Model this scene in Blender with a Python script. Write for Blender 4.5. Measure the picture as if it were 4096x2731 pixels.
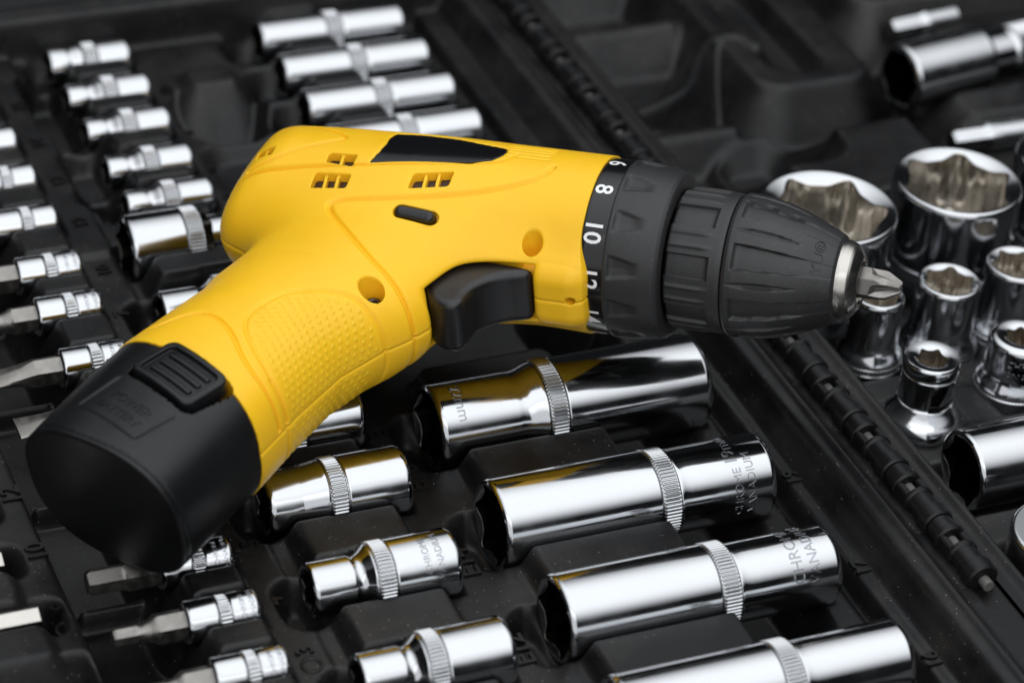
import bpy, math, random
import numpy as np
from mathutils import Vector, Matrix
rnd = random.Random(7)
for o in list(bpy.data.objects): bpy.data.objects.remove(o)
scene = bpy.context.scene
COL = scene.collection
MM = 0.001

# ------------------------------------------------------------------ camera
PITCH, ROLL, YAW, DIST = math.radians(34.64), math.radians(-5.69), math.radians(25.9), 830.0
fw = np.array([math.sin(YAW)*math.cos(PITCH), math.cos(YAW)*math.cos(PITCH), -math.sin(PITCH)])
rt = np.array([math.cos(YAW), -math.sin(YAW), 0.0])
dn = np.cross(fw, rt)
cam_r = math.cos(ROLL)*rt + math.sin(ROLL)*dn
cam_d = -math.sin(ROLL)*rt + math.cos(ROLL)*dn
CAM = -fw*DIST
cd = bpy.data.cameras.new('camera'); cam = bpy.data.objects.new('camera', cd); COL.objects.link(cam)
m = Matrix.Identity(4)
for i in range(3):
    m[i][0] = cam_r[i]; m[i][1] = -cam_d[i]; m[i][2] = -fw[i]; m[i][3] = CAM[i]*MM
cam.matrix_world = m
cd.sensor_fit = 'HORIZONTAL'; cd.sensor_width = 36.0; cd.lens = 105.0
cd.clip_start = 0.05; cd.clip_end = 20.0
cd.dof.use_dof = True; cd.dof.focus_distance = 0.766; cd.dof.aperture_fstop = 11.0
cd.dof.aperture_blades = 0
scene.camera = cam

# ------------------------------------------------------------------ world and studio light
LIGHT_W = 39.0
w = bpy.data.worlds.new('World'); scene.world = w; w.use_nodes = True
bg = w.node_tree.nodes['Background']; bg.inputs[0].default_value = (0.75, 0.87, 1.0, 1); bg.inputs[1].default_value = 0.012
ld = bpy.data.lights.new('softbox', 'AREA'); ld.shape = 'RECTANGLE'; ld.size = 2.6; ld.size_y = 2.6
ld.energy = 1.0; ld.color = (0.95, 0.975, 1.0); ld.use_nodes = True
_n = ld.node_tree.nodes; _l = ld.node_tree.links; _em = _n['Emission']
# fabric softbox: the diffuser glows evenly and falls off towards its frame
_g = _n.new('ShaderNodeNewGeometry'); _s = _n.new('ShaderNodeSeparateXYZ'); _l.new(_g.outputs['Parametric'], _s.inputs[0])
_f = []
for _k in (0, 1):
    _a = _n.new('ShaderNodeMath'); _a.operation = 'SUBTRACT'; _l.new(_s.outputs[_k], _a.inputs[0]); _a.inputs[1].default_value = 0.5
    _b = _n.new('ShaderNodeMath'); _b.operation = 'ABSOLUTE'; _l.new(_a.outputs[0], _b.inputs[0])
    _c = _n.new('ShaderNodeMapRange'); _c.interpolation_type = 'SMOOTHSTEP'; _l.new(_b.outputs[0], _c.inputs[0])
    _c.inputs[1].default_value = 0.10; _c.inputs[2].default_value = 0.52; _c.inputs[3].default_value = 1.0; _c.inputs[4].default_value = 0.22
    _f.append(_c)
_m = _n.new('ShaderNodeMath'); _m.operation = 'MULTIPLY'; _l.new(_f[0].outputs[0], _m.inputs[0]); _l.new(_f[1].outputs[0], _m.inputs[1])
_m2 = _n.new('ShaderNodeMath'); _m2.operation = 'MULTIPLY'; _l.new(_m.outputs[0], _m2.inputs[0]); _m2.inputs[1].default_value = LIGHT_W
_l.new(_m2.outputs[0], _em.inputs['Strength'])
lo = bpy.data.objects.new('softbox', ld); COL.objects.link(lo)
lo.location = (0.115, -0.225, 0.84)
lo.rotation_euler = (0, 0, -YAW)
# second, weaker diffuser behind the camera
fd = bpy.data.lights.new('front_diffuser', 'AREA'); fd.shape = 'RECTANGLE'; fd.size = 2.2; fd.size_y = 1.45; fd.energy = 10.0; fd.color = (0.97, 0.985, 1.0)
fo = bpy.data.objects.new('front_diffuser', fd); COL.objects.link(fo)
fo.location = (-0.62, -1.27, 0.62)
fo.rotation_euler = (Vector((0, 0, 0))-Vector(fo.location)).to_track_quat('-Z', 'Y').to_euler()
scene.view_settings.view_transform = 'Standard'; scene.view_settings.look = 'None'
scene.view_settings.exposure = 0.08; scene.view_settings.gamma = 1.0
scene.render.engine = 'CYCLES'
scene.render.resolution_x = 1024; scene.render.resolution_y = 682
scene.cycles.max_bounces = 8; scene.cycles.glossy_bounces = 6; scene.cycles.diffuse_bounces = 4

# ------------------------------------------------------------------ materials
def mat(name, color, rough=0.5, metal=0.0, noise=0.0, nscale=800.0, bump=0.0, bscale=1500.0, dust=0.0, spec=0.5, coat=0.0, sss=0.0, rough_var=0.0, rvscale=60.0, scratch=0.0):
    mt = bpy.data.materials.new(name); mt.use_nodes = True
    nt = mt.node_tree; N = nt.nodes; Lk = nt.links
    b = N['Principled BSDF']
    b.inputs['Base Color'].default_value = (*color, 1); b.inputs['Roughness'].default_value = rough
    b.inputs['Metallic'].default_value = metal; b.inputs['Specular IOR Level'].default_value = spec
    if coat: b.inputs['Coat Weight'].default_value = coat; b.inputs['Coat Roughness'].default_value = 0.08
    if sss:
        b.inputs['Subsurface Weight'].default_value = sss; b.inputs['Subsurface Radius'].default_value = (0.003, 0.0012, 0.0003)
        b.inputs['Subsurface Scale'].default_value = 1.0
    tc = N.new('ShaderNodeTexCoord')
    col_out = None
    if noise:
        n = N.new('ShaderNodeTexNoise'); n.inputs['Scale'].default_value = nscale; n.inputs['Detail'].default_value = 5
        Lk.new(tc.outputs['Object'], n.inputs['Vector'])
        mr = N.new('ShaderNodeMapRange'); mr.inputs[1].default_value = 0.3; mr.inputs[2].default_value = 0.7
        mr.inputs[3].default_value = 1-noise; mr.inputs[4].default_value = 1+noise
        Lk.new(n.outputs[0], mr.inputs[0])
        mx = N.new('ShaderNodeMix'); mx.data_type = 'RGBA'; mx.blend_type = 'MULTIPLY'; mx.inputs[0].default_value = 1
        mx.inputs[6].default_value = (*color, 1); Lk.new(mr.outputs[0], mx.inputs[7])
        col_out = mx.outputs[2]
    if dust:
        vo = N.new('ShaderNodeTexVoronoi'); vo.inputs['Scale'].default_value = 1300
        vo.inputs['Randomness'].default_value = 1
        Lk.new(tc.outputs['Object'], vo.inputs['Vector'])
        nz = N.new('ShaderNodeTexNoise'); nz.inputs['Scale'].default_value = 28; nz.inputs['Detail'].default_value = 6; nz.inputs['Roughness'].default_value = 0.7
        Lk.new(tc.outputs['Object'], nz.inputs['Vector'])
        sep = N.new('ShaderNodeSeparateColor'); Lk.new(vo.outputs['Color'], sep.inputs[0])
        # speck radius: only a few cells carry a grain, more of them where the cloud noise is high
        th = N.new('ShaderNodeMapRange'); th.inputs[1].default_value = 0.38; th.inputs[2].default_value = 0.74
        th.inputs[3].default_value = 1.0; th.inputs[4].default_value = 0.55
        Lk.new(nz.outputs[0], th.inputs[0])
        gt = N.new('ShaderNodeMath'); gt.operation = 'GREATER_THAN'; Lk.new(sep.outputs[0], gt.inputs[0]); Lk.new(th.outputs[0], gt.inputs[1])
        rad = N.new('ShaderNodeMath'); rad.operation = 'MULTIPLY_ADD'; Lk.new(sep.outputs[1], rad.inputs[0]); rad.inputs[1].default_value = 0.18; rad.inputs[2].default_value = 0.04
        lt = N.new('ShaderNodeMath'); lt.operation = 'LESS_THAN'; Lk.new(vo.outputs['Distance'], lt.inputs[0]); Lk.new(rad.outputs[0], lt.inputs[1])
        mu = N.new('ShaderNodeMath'); mu.operation = 'MULTIPLY'; Lk.new(gt.outputs[0], mu.inputs[0]); Lk.new(lt.outputs[0], mu.inputs[1])
        fine = N.new('ShaderNodeMapRange'); fine.inputs[1].default_value = 0.45; fine.inputs[2].default_value = 0.8; fine.inputs[3].default_value = 0; fine.inputs[4].default_value = 0.05*dust
        Lk.new(nz.outputs[0], fine.inputs[0])
        sc = N.new('ShaderNodeMath'); sc.operation = 'MULTIPLY_ADD'; Lk.new(mu.outputs[0], sc.inputs[0]); sc.inputs[1].default_value = 0.5*dust; Lk.new(fine.outputs[0], sc.inputs[2])
        md = N.new('ShaderNodeMix'); md.data_type = 'RGBA'; Lk.new(sc.outputs[0], md.inputs[0])
        if col_out: Lk.new(col_out, md.inputs[6])
        else: md.inputs[6].default_value = (*color, 1)
        md.inputs[7].default_value = (0.38, 0.35, 0.31, 1)
        col_out = md.outputs[2]
    if col_out: Lk.new(col_out, b.inputs['Base Color'])
    if rough_var:
        n = N.new('ShaderNodeTexNoise'); n.inputs['Scale'].default_value = rvscale; n.inputs['Detail'].default_value = 6
        Lk.new(tc.outputs['Object'], n.inputs['Vector'])
        mr = N.new('ShaderNodeMapRange'); mr.inputs[1].default_value = 0.35; mr.inputs[2].default_value = 0.65
        mr.inputs[3].default_value = max(0.01, rough-rough_var); mr.inputs[4].default_value = rough+rough_var
        Lk.new(n.outputs[0], mr.inputs[0]); Lk.new(mr.outputs[0], b.inputs['Roughness'])
    if bump:
        n = N.new('ShaderNodeTexNoise'); n.inputs['Scale'].default_value = bscale; n.inputs['Detail'].default_value = 3
        Lk.new(tc.outputs['Object'], n.inputs['Vector'])
        bp = N.new('ShaderNodeBump'); bp.inputs['Strength'].default_value = 1.0; bp.inputs['Distance'].default_value = bump*MM
        Lk.new(n.outputs[0], bp.inputs['Height']); Lk.new(bp.outputs[0], b.inputs['Normal'])
    return mt
M = {
 'yellow': mat('yellow_plastic', (0.92, 0.525, 0.016), 0.38, bump=0.03, bscale=1400, noise=0.03, nscale=60, rough_var=0.06, rvscale=70, spec=0.32, sss=0.22),
 'tray': mat('case_black_plastic', (0.0042, 0.0042, 0.0047), 0.40, bump=0.05, bscale=1800, dust=1.0, noise=0.15, nscale=40, rough_var=0.08, rvscale=90, spec=0.32),
 'tray_clean': mat('marking_black_plastic', (0.0055, 0.0055, 0.006), 0.36, spec=0.3),
 'rubber': mat('chuck_black_rubber', (0.018, 0.018, 0.0187), 0.48, bump=0.05, bscale=2600, dust=0.35, rough_var=0.06),
 'black': mat('battery_black_plastic', (0.0055, 0.0058, 0.0065), 0.36, bump=0.03, bscale=2600, dust=0.15, rough_var=0.06, spec=0.36),
 'trigger': mat('trigger_black_plastic', (0.007, 0.007, 0.0075), 0.34, bump=0.05, bscale=3000, dust=0.5),
 'gloss': mat('glossy_black_inlay', (0.006, 0.006, 0.007), 0.14, rough_var=0.03),
 'ringblk': mat('number_ring_black', (0.006, 0.006, 0.007), 0.16, rough_var=0.04),
 'white': mat('printed_white', (0.78, 0.79, 0.80), 0.5),
 'chrome': mat('polished_chrome', (0.51, 0.52, 0.535), 0.13, metal=1.0, rough_var=0.045, rvscale=70, dust=0.35, bump=0.004, bscale=300),
 'satin': mat('satin_chrome', (0.50, 0.51, 0.525), 0.20, metal=1.0, rough_var=0.04, rvscale=140),
 'bore': mat('nickel_bore', (0.64, 0.61, 0.565), 0.15, metal=1.0, rough_var=0.07, rvscale=300),
 'darkbore': mat('blackened_shaded_bore', (0.035, 0.033, 0.030), 0.28, metal=1.0, rough_var=0.08, rvscale=300),  # blackish finish, with shade from the close tray wall put into the colour
 'engrave': mat('engraved_chrome', (0.30, 0.31, 0.33), 0.25, metal=1.0),
 'nickel': mat('brushed_nickel', (0.46, 0.44, 0.41), 0.25, metal=1.0, rough_var=0.05, rvscale=200),
 'steel': mat('bit_tool_steel', (0.25, 0.238, 0.222), 0.42, metal=1.0, rough_var=0.08, rvscale=400, bump=0.02, bscale=1500),
 'darksteel': mat('screw_dark_steel', (0.10, 0.09, 0.085), 0.35, metal=1.0),
 'core': mat('vent_shade_dark', (0.035, 0.014, 0.006), 0.5),  # dark brown that paints the shade inside the vents
 'pin': mat('hinge_pin_grey', (0.10, 0.095, 0.09), 0.5, dust=1.0),
 'table': mat('table_dark', (0.01, 0.01, 0.011), 0.6, noise=0.1, nscale=30),
}

# ------------------------------------------------------------------ helpers
def mesh(name, V, Fc, normals=None, smooth=True):
    """V in mm (n,3); Fc int array (k,3|4) or a list of lists"""
    me = bpy.data.meshes.new(name)
    V = np.asarray(V, np.float64)*MM
    if isinstance(Fc, np.ndarray):
        k = Fc.shape[1]; n = len(Fc)
        me.vertices.add(len(V)); me.vertices.foreach_set('co', V.astype(np.float32).ravel())
        me.loops.add(n*k); me.loops.foreach_set('vertex_index', Fc.astype(np.int32).ravel())
        me.polygons.add(n); me.polygons.foreach_set('loop_start', np.arange(0, n*k, k, dtype=np.int32))
        me.polygons.foreach_set('loop_total', np.full(n, k, np.int32))
        me.update(calc_edges=True); me.validate()
    else:
        me.from_pydata([tuple(v) for v in V], [], [list(map(int, f)) for f in Fc]); me.update()
    me.polygons.foreach_set('use_smooth', np.full(len(me.polygons), smooth))
    if normals is not None and len(me.vertices) == len(normals):
        me.normals_split_custom_set_from_vertices(np.asarray(normals, np.float32).tolist())
    return me
def part(name, me, material, parent=None, label=None, loc=None):
    o = bpy.data.objects.new(name, me); COL.objects.link(o)
    if len(me.materials) == 0: me.materials.append(M[material])
    if parent is not None: o.parent = parent
    if loc is not None: o.location = [c*MM for c in loc]
    if label: o['label'] = label
    return o
def thing(name, loc, label, cat, group=None, rot=None):
    o = bpy.data.objects.new(name, None); COL.objects.link(o); o.empty_display_size = 0.01
    o.location = [c*MM for c in loc]
    if rot is not None: o.rotation_euler = rot
    o['label'] = label; o['category'] = cat
    if group: o['group'] = group
    return o
def autosmooth(me, ang=35):
    """mark edges sharper than ang as sharp, keep the rest smooth"""
    import bmesh
    bm = bmesh.new(); bm.from_mesh(me)
    lim = math.radians(ang)
    for e in bm.edges:
        e.smooth = not (len(e.link_faces) != 2 or e.calc_face_angle(0) > lim)
    bm.to_mesh(me); bm.free()
    return me
def grid_faces(nr, nc, wrap=False, flip=False):
    i, j = np.meshgrid(np.arange(nr-1), np.arange(nc if wrap else nc-1), indexing='ij')
    j2 = (j+1) % nc
    f = np.stack([i*nc+j, i*nc+j2, (i+1)*nc+j2, (i+1)*nc+j], -1).reshape(-1, 4)
    return f[:, ::-1].copy() if flip else f
def hold(rings, c=.25, mn=1.0):
    """support rings next to both ends of every long run, so that smooth shading stays on the bevels"""
    out = [rings[0]]
    for (s0, r0), (s1, r1) in zip(rings[:-1], rings[1:]):
        a = [np.asarray(q, float) for q in (s0, r0, s1, r1)]
        ln = float(np.max(np.hypot(a[2]-a[0], a[3]-a[1])))
        if ln > mn:
            for t in (min(.2, c/ln), 1-min(.2, c/ln)): out.append((a[0]+(a[2]-a[0])*t, a[1]+(a[3]-a[1])*t))
        out.append((s1, r1))
    return out
def polar(rings, nseg, axis='x', flip=False, mn=1.0):
    """rings: list of (s, r) with r scalar or array(nseg), s scalar or array; returns V, F"""
    rings = hold(rings, mn=mn)
    th = np.arange(nseg)*2*math.pi/nseg
    V = []
    for s, r in rings:
        s = np.broadcast_to(np.asarray(s, float), nseg); r = np.broadcast_to(np.asarray(r, float), nseg)
        if axis == 'x': V.append(np.stack([s, r*np.cos(th), r*np.sin(th)], -1))
        else: V.append(np.stack([r*np.cos(th), r*np.sin(th), s], -1))
    V = np.concatenate(V); F = grid_faces(len(rings), nseg, True, flip)
    return V, F
def text2d(s, size, extrude=0.0, bold=0.0):
    cu = bpy.data.curves.new('t', 'FONT'); cu.body = s; cu.size = size*MM*1.0; cu.align_x = 'CENTER'; cu.align_y = 'CENTER'
    cu.extrude = extrude*MM; cu.offset = bold*MM; cu.resolution_u = 3
    ob = bpy.data.objects.new('t', cu); COL.objects.link(ob)
    dg = bpy.context.evaluated_depsgraph_get(); dg.update()
    me = bpy.data.meshes.new_from_object(ob.evaluated_get(dg))
    V = np.array([v.co[:] for v in me.vertices])/MM; Fc = [list(p.vertices) for p in me.polygons]
    bpy.data.objects.remove(ob); bpy.data.curves.remove(cu); bpy.data.meshes.remove(me)
    return V, Fc
def bevel_box(x0, x1, y0, y1, z0, z1, c):
    V = []
    for z, i in ((z0, c), (z0+c, 0), (z1-c, 0), (z1, c)):
        for (x, y) in ((x0+i, y0+i+c*0), (x1-i, y0+i), (x1-i, y1-i), (x0+i, y1-i)):
            V.append((x, y, z))
    F = [(3, 2, 1, 0), (12, 13, 14, 15)]
    for k in range(3):
        for j in range(4):
            F.append((k*4+j, k*4+(j+1) % 4, (k+1)*4+(j+1) % 4, (k+1)*4+j))
    return np.array(V), F

# ------------------------------------------------------------------ signed distance tools
def smin(a, b, k):
    h = np.clip(.5+.5*(b-a)/k, 0, 1); return b*(1-h)+a*h-k*h*(1-h)
def smax(a, b, k): return -smin(-a, -b, k)
def nets(f, lo, hi, h, B=8, slack=1.0):
    lo = np.array(lo, float); hi = np.array(hi, float); H = B*h
    nb = np.ceil((hi-lo)/H).astype(int)
    I = np.stack(np.meshgrid(*[np.arange(n) for n in nb], indexing='ij'), -1).reshape(-1, 3)
    c = lo+(I+.5)*H
    keep = np.abs(f(c)) < H*0.95*slack+0.8
    I = I[keep]
    NN = nb*B+2
    r = np.arange(B+1); off = np.stack(np.meshgrid(r, r, r, indexing='ij'), -1)
    def gid(i, j, k): return (i.astype(np.int64)*NN[1]+j)*NN[2]+k
    vid, vpos, quads = [], [], []
    for s in range(0, len(I), 400):
        b = I[s:s+400]*B
        idx = b[:, None, None, None, :]+off[None]
        P = lo+idx*h
        D = f(P.reshape(-1, 3)).reshape(P.shape[:-1])
        S = D < 0
        acc = np.zeros((len(b), B, B, B, 3)); cnt = np.zeros((len(b), B, B, B))
        sl = [slice(0, B), slice(1, B+1)]
        for ax in range(3):
            o1, o2 = [q for q in range(3) if q != ax]
            for p in (0, 1):
                for q in (0, 1):
                    s0 = [None]*3; s0[ax] = sl[0]; s0[o1] = sl[p]; s0[o2] = sl[q]
                    s1 = list(s0); s1[ax] = sl[1]
                    d0 = D[(slice(None), *s0)]; d1 = D[(slice(None), *s1)]
                    cr = (d0 < 0) != (d1 < 0)
                    t = np.where(cr, d0/np.where(cr, d0-d1, 1), 0)
                    pos = np.zeros((len(b), B, B, B, 3)); pos[..., ax] = t; pos[..., o1] = p; pos[..., o2] = q
                    acc += pos*cr[..., None]; cnt += cr
        act = cnt > 0
        ci = (b[:, None, None, None, :]+off[None, :B, :B, :B])[act]
        vid.append(gid(ci[:, 0], ci[:, 1], ci[:, 2]))
        vpos.append(lo+(ci+acc[act]/cnt[act][:, None])*h)
        for ax in range(3):
            s0 = [sl[0]]*3; s1 = list(s0); s1[ax] = sl[1]
            a0 = S[(slice(None), *s0)]; a1 = S[(slice(None), *s1)]
            cr = a0 != a1
            ci = (b[:, None, None, None, :]+off[None, :B, :B, :B])[cr]; fl = a0[cr]
            o1, o2 = (ax+1) % 3, (ax+2) % 3
            e1 = np.zeros(3, int); e1[o1] = 1; e2 = np.zeros(3, int); e2[o2] = 1
            q = [ci-e1-e2, ci-e2, ci, ci-e1]
            g = np.stack([gid(x[:, 0], x[:, 1], x[:, 2]) for x in q], -1)
            g = np.where(fl[:, None], g, g[:, ::-1])
            quads.append(g)
    vid = np.concatenate(vid); vpos = np.concatenate(vpos); quads = np.concatenate(quads)
    o = np.argsort(vid); vid = vid[o]; vpos = vpos[o]
    k = np.clip(np.searchsorted(vid, quads), 0, len(vid)-1)
    ok = (vid[k] == quads).all(1)
    Fq = k[ok]
    e = 0.12
    def grad(p):
        G = np.zeros_like(p)
        for ax in range(3):
            d = np.zeros(3); d[ax] = e
            G[:, ax] = f(p+d)-f(p-d)
        n = np.linalg.norm(G, axis=1, keepdims=True)+1e-9
        return G/n, n/(2*e)
    n, gl = grad(vpos)
    step = np.clip(f(vpos)[:, None]/np.maximum(gl, .3), -.5*h, .5*h)
    vpos = vpos-n*step
    n, _ = grad(vpos)
    return vpos, Fq, n
def seg_d(u, v, pts):
    d = np.full(u.shape, 1e9)
    for (x0, y0), (x1, y1) in zip(pts[:-1], pts[1:]):
        dx, dy = x1-x0, y1-y0; t = np.clip(((u-x0)*dx+(v-y0)*dy)/(dx*dx+dy*dy), 0, 1)
        d = np.minimum(d, np.hypot(u-x0-t*dx, v-y0-t*dy))
    return d
def poly_sd(u, v, pts):
    pts = [np.array(p, float) for p in pts]; d = np.full(u.shape, 1e18); s = np.ones(u.shape)
    n = len(pts)
    for i in range(n):
        a = pts[i]; b = pts[i-1]
        e = b-a; wx = u-a[0]; wy = v-a[1]
        t = np.clip((wx*e[0]+wy*e[1])/(e@e), 0, 1)
        d = np.minimum(d, (wx-e[0]*t)**2+(wy-e[1]*t)**2)
        c1 = v >= a[1]; c2 = v < b[1]; c3 = e[0]*wy > e[1]*wx
        flip = (c1 & c2 & c3) | (~c1 & ~c2 & ~c3)
        s = np.where(flip, -s, s)
    return s*np.sqrt(d)
def smooth_poly(pts, it=3):
    p = np.array(pts, float)
    for _ in range(it):
        q = np.roll(p, -1, 0); p = np.stack([.75*p+.25*q, .25*p+.75*q], 1).reshape(-1, 2)
    return [tuple(x) for x in p]
def smooth_line(pts, it=3):
    p = np.array(pts, float)
    for _ in range(it):
        a, b = p[:-1], p[1:]
        q = np.stack([.75*a+.25*b, .25*a+.75*b], 1).reshape(-1, 2)
        p = np.concatenate([p[:1], q, p[-1:]])
    return [tuple(x) for x in p]

# ------------------------------------------------------------------ layout data (mm): tray deck is z = 0, hinge along y at x = 67
AZ, SZ, CZ = 4.0, 1.4, 3.0
def deep(r1, r2, L, kf, kr=0.15, neck=0.7):
    k0 = L*kf-2.6; k1 = L*kf+2.6; rk = max(r1, r2)+kr
    return dict(L=L, sec=[(0, r1-.9), (.35, r1-.35), (1.1, r1), (k0-.4, r1), (k0, r1-.5 if r1 >= r2 else r2-.5), (k1, r2-.1 if r1 >= r2 else r2-.5), (k1+.4, r2+.2 if r1 >= r2 else r2), (k1+2.2, r2+.03), (k1+4.5, r2), (L-1.6, r2), (L-.5, r2-.5), (L, r2-1.3)],
                knurl=(k0, k1, rk), rho=r1*.74, rmax=rk)
def necked(r1, r2, L, kf, n1=None):
    k0 = L*kf-2.3; k1 = L*kf+2.3
    s0 = k0-5.2
    return dict(L=L, sec=[(0, r1-.7), (.3, r1-.25), (.9, r1), (s0, r1), (s0+1.2, r1-.08*r1), (s0+2.4, r1-.06*r1), (k0-1.5, r1+.35*(r2-r1)), (k0-.3, r2-.25), (k0, r2-.6), (k1, r2-.6), (k1+.3, r2-.1), (L-1.4, r2), (L-.4, r2-.4), (L, r2-1.1)],
                knurl=(k0, k1, r2+.1), rho=r1*.72, rmax=r2+.1)
ORD = ['first', 'second', 'third', 'fourth', 'fifth', 'sixth', 'seventh', 'eighth', 'ninth', 'tenth', 'eleventh']
SOCK = []   # lying sockets
def add(kind, x, y, z, sp, label, cat='socket', group=None, bit=None, nseg=96, **kw):
    SOCK.append(dict(kind=kind, x=x, y=y, z=z, sp=sp, label=label, cat=cat, group=group, bit=bit, nseg=nseg, **kw))
# long half-inch sockets in front of the hinge
sp = deep(11.6, 13.2, 78, .42, .3)
k0, k1 = sp['knurl'][:2]
sp['sec'] = [(0, 10.6), (.4, 11.2), (1.2, 11.6), (k0-8, 11.6), (k0-6, 11.5), (k0-4, 11.7), (k0-1.8, 12.5), (k0-.3, 13.0), (k0, 12.6), (k1, 12.6), (k1+.3, 13.2), (76.2, 13.2), (77.4, 12.7), (78, 11.9)]
add('deep_socket', -39.6, -36.2, AZ, sp, 'thick long chrome socket lying right under the drill collar and trigger', group='long chrome sockets beside the hinge', text=[('22mm', 4.6, 6.4, 22, 'down')])
add('deep_socket', -39.4, -79.2, AZ, deep(12.0, 11.2, 76.5, .60), 'long chrome socket engraved 19mm and chrome vanadium, marked 19 on the tray', group='long chrome sockets beside the hinge',
    text=[('19mm', 5.0, 64.6, -2, 'up'), ('CHROME', 3.3, 65.2, 70, 'up'), ('VANADIUM', 3.3, 69.0, 58, 'up')])
add('deep_socket', -38.4, -117.6, AZ, deep(11.3, 10.2, 75, .58), 'long chrome socket with wide chrome vanadium engraving, between 19mm socket and front one', group='long chrome sockets beside the hinge',
    text=[('CHROME', 4.4, 62.5, 18, 'up'), ('VANADIUM', 4.0, 67.2, 14, 'up')])
add('deep_socket', -39.0, -155.2, AZ, deep(10.8, 9.8, 76, .57), 'long chrome socket at the front end of its row, no engraving visible', group='long chrome sockets beside the hinge')
# star sockets, middle column
for y, nm, r1, r2, tx in ((-54.8, 'E16', 8.4, 9.5, None), (-89.6, 'E14', 6.9, 9.1, 1), (-124.6, 'E12', 6.8, 9.0, None)):
    s = necked(r1, r2, 38, .48)
    if nm == 'E16': s['sec'] = [(0, 7.7), (.4, 8.2), (1.1, 8.4), (9, 8.5), (13.5, 8.9), (15.6, 9.25), (15.9, 8.9), (20.6, 8.9), (20.9, 9.4), (36.6, 9.5), (37.6, 9.1), (38, 8.4)]
    add('star_socket', -92.1, y, AZ, s, 'short chrome star socket beside the raised %s marking' % nm, group='short star sockets in the middle column',
        text=[('CHROME', 2.5, 29.0, 28, 'up'), ('VANADIUM', 2.5, 32.4, 30, 'up')] if tx else None)
add('star_socket', -92.1, -24.8, AZ, necked(8.8, 10.4, 36, .48), 'short chrome star socket almost hidden under the drill grip', group='short star sockets in the middle column')
add('star_socket', -90.6, 36.4, 1.0, necked(7.4, 9.2, 38, .48), 'chrome socket showing only its open end behind the drill grip', group='short star sockets in the middle column')
# spark plug style socket behind the drill
s = dict(L=64, sec=[(0, 8.9), (.4, 9.6), (1.2, 10), (16.0, 10), (16.2, 9.5), (21.4, 9.5), (21.6, 8), (22.6, 6.6), (63, 6.2), (64, 5.2)], knurl=(16.2, 21.4, 10.2), rho=7.6, rmax=10.3)
add('stepped_socket', -91.6, 66.5, AZ, s, 'fat chrome socket with knurled collar and thin shank, poking out behind the drill', nseg=96)
# small quarter inch sockets along the far column
for i, y in enumerate((176, 154.6, 134, 111.8, 92)):
    add('small_socket', -84, y, SZ, necked(4.9 if i else 6.0, 6.3, 26, .50), 'small chrome socket behind the drill, %s from the far case rim' % ORD[i], group='small sockets behind the drill rear', nseg=64)
for i, y in enumerate((174, 151.6, 129.2, 107, 84.8)):
    add('slim_deep_socket', -16, y, 2.0, deep(6.9, 7.3, 49, .50, .1), 'slim long chrome socket near the hinge, %s from the far case rim' % ORD[i], group='slim long sockets behind the drill', nseg=64)
# quarter inch bit sockets, left column
bits = {176: 'hex', 154: 'hex', 132.5: 'hex', 110.8: 'hex', 88: 'hex', 63: 'hexbig', 42.6: 'ball', 17.6: 'slot', -5: 'slotwide', -70.3: 'hexfull', -91.5: 'allen', -113: 'allen', -134.6: 'allen'}
for i, (y, bt) in enumerate(bits.items()):
    lab = {17.6: 'bit socket with a flat blade tip, lying beside the battery and its latch', 42.6: 'bit socket with a waisted steel tip, beside the flat blade bit',
           63: 'bit socket with a thick hex tip, level with the fat knurled-collar socket', -5: 'wide flat blade bit poking out from behind the battery', -70.3: 'bit socket with straight hex tip, directly under the battery end, beside marking 5',
           -91.5: 'bit socket with waisted hex tip, next to the one under the battery end', -113: 'bit socket with waisted hex tip, beside the ringed figure three', 88: 'bit socket beyond the thick hex one, level with the last small socket'}.get(y)
    if lab is None:
        lab = 'short chrome bit socket of the outer column, %s from the far case rim' % ORD[i] if y > 0 else 'bit socket at the front end of the outer column'
    add('bit_socket', -124.2, y, CZ, dict(L=18.4, sec=[(0, 4.7), (.3, 5.2), (.8, 5.5), (7.6, 5.5), (7.8, 5.15), (11.2, 5.15), (11.4, 5.5), (17.4, 5.6), (18.1, 5.2), (18.4, 4.7)], knurl=(7.8, 11.2, 5.62), rho=None, rmax=5.65), lab, cat='bit socket', group='bit sockets in the left column', bit=bt, nseg=64,
        text=[('CHROME', 1.7, 14.0, 30, 'up'), ('VANADIUM', 1.7, 16.4, 30, 'up')] if y < 70 else None)
for i, (y, xr) in enumerate(((-58, -159.0), (-80.5, -156.0))):
    SOCK.append(dict(kind='long_bit', x=xr, y=y, z=4.0, sp=None))

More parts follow.
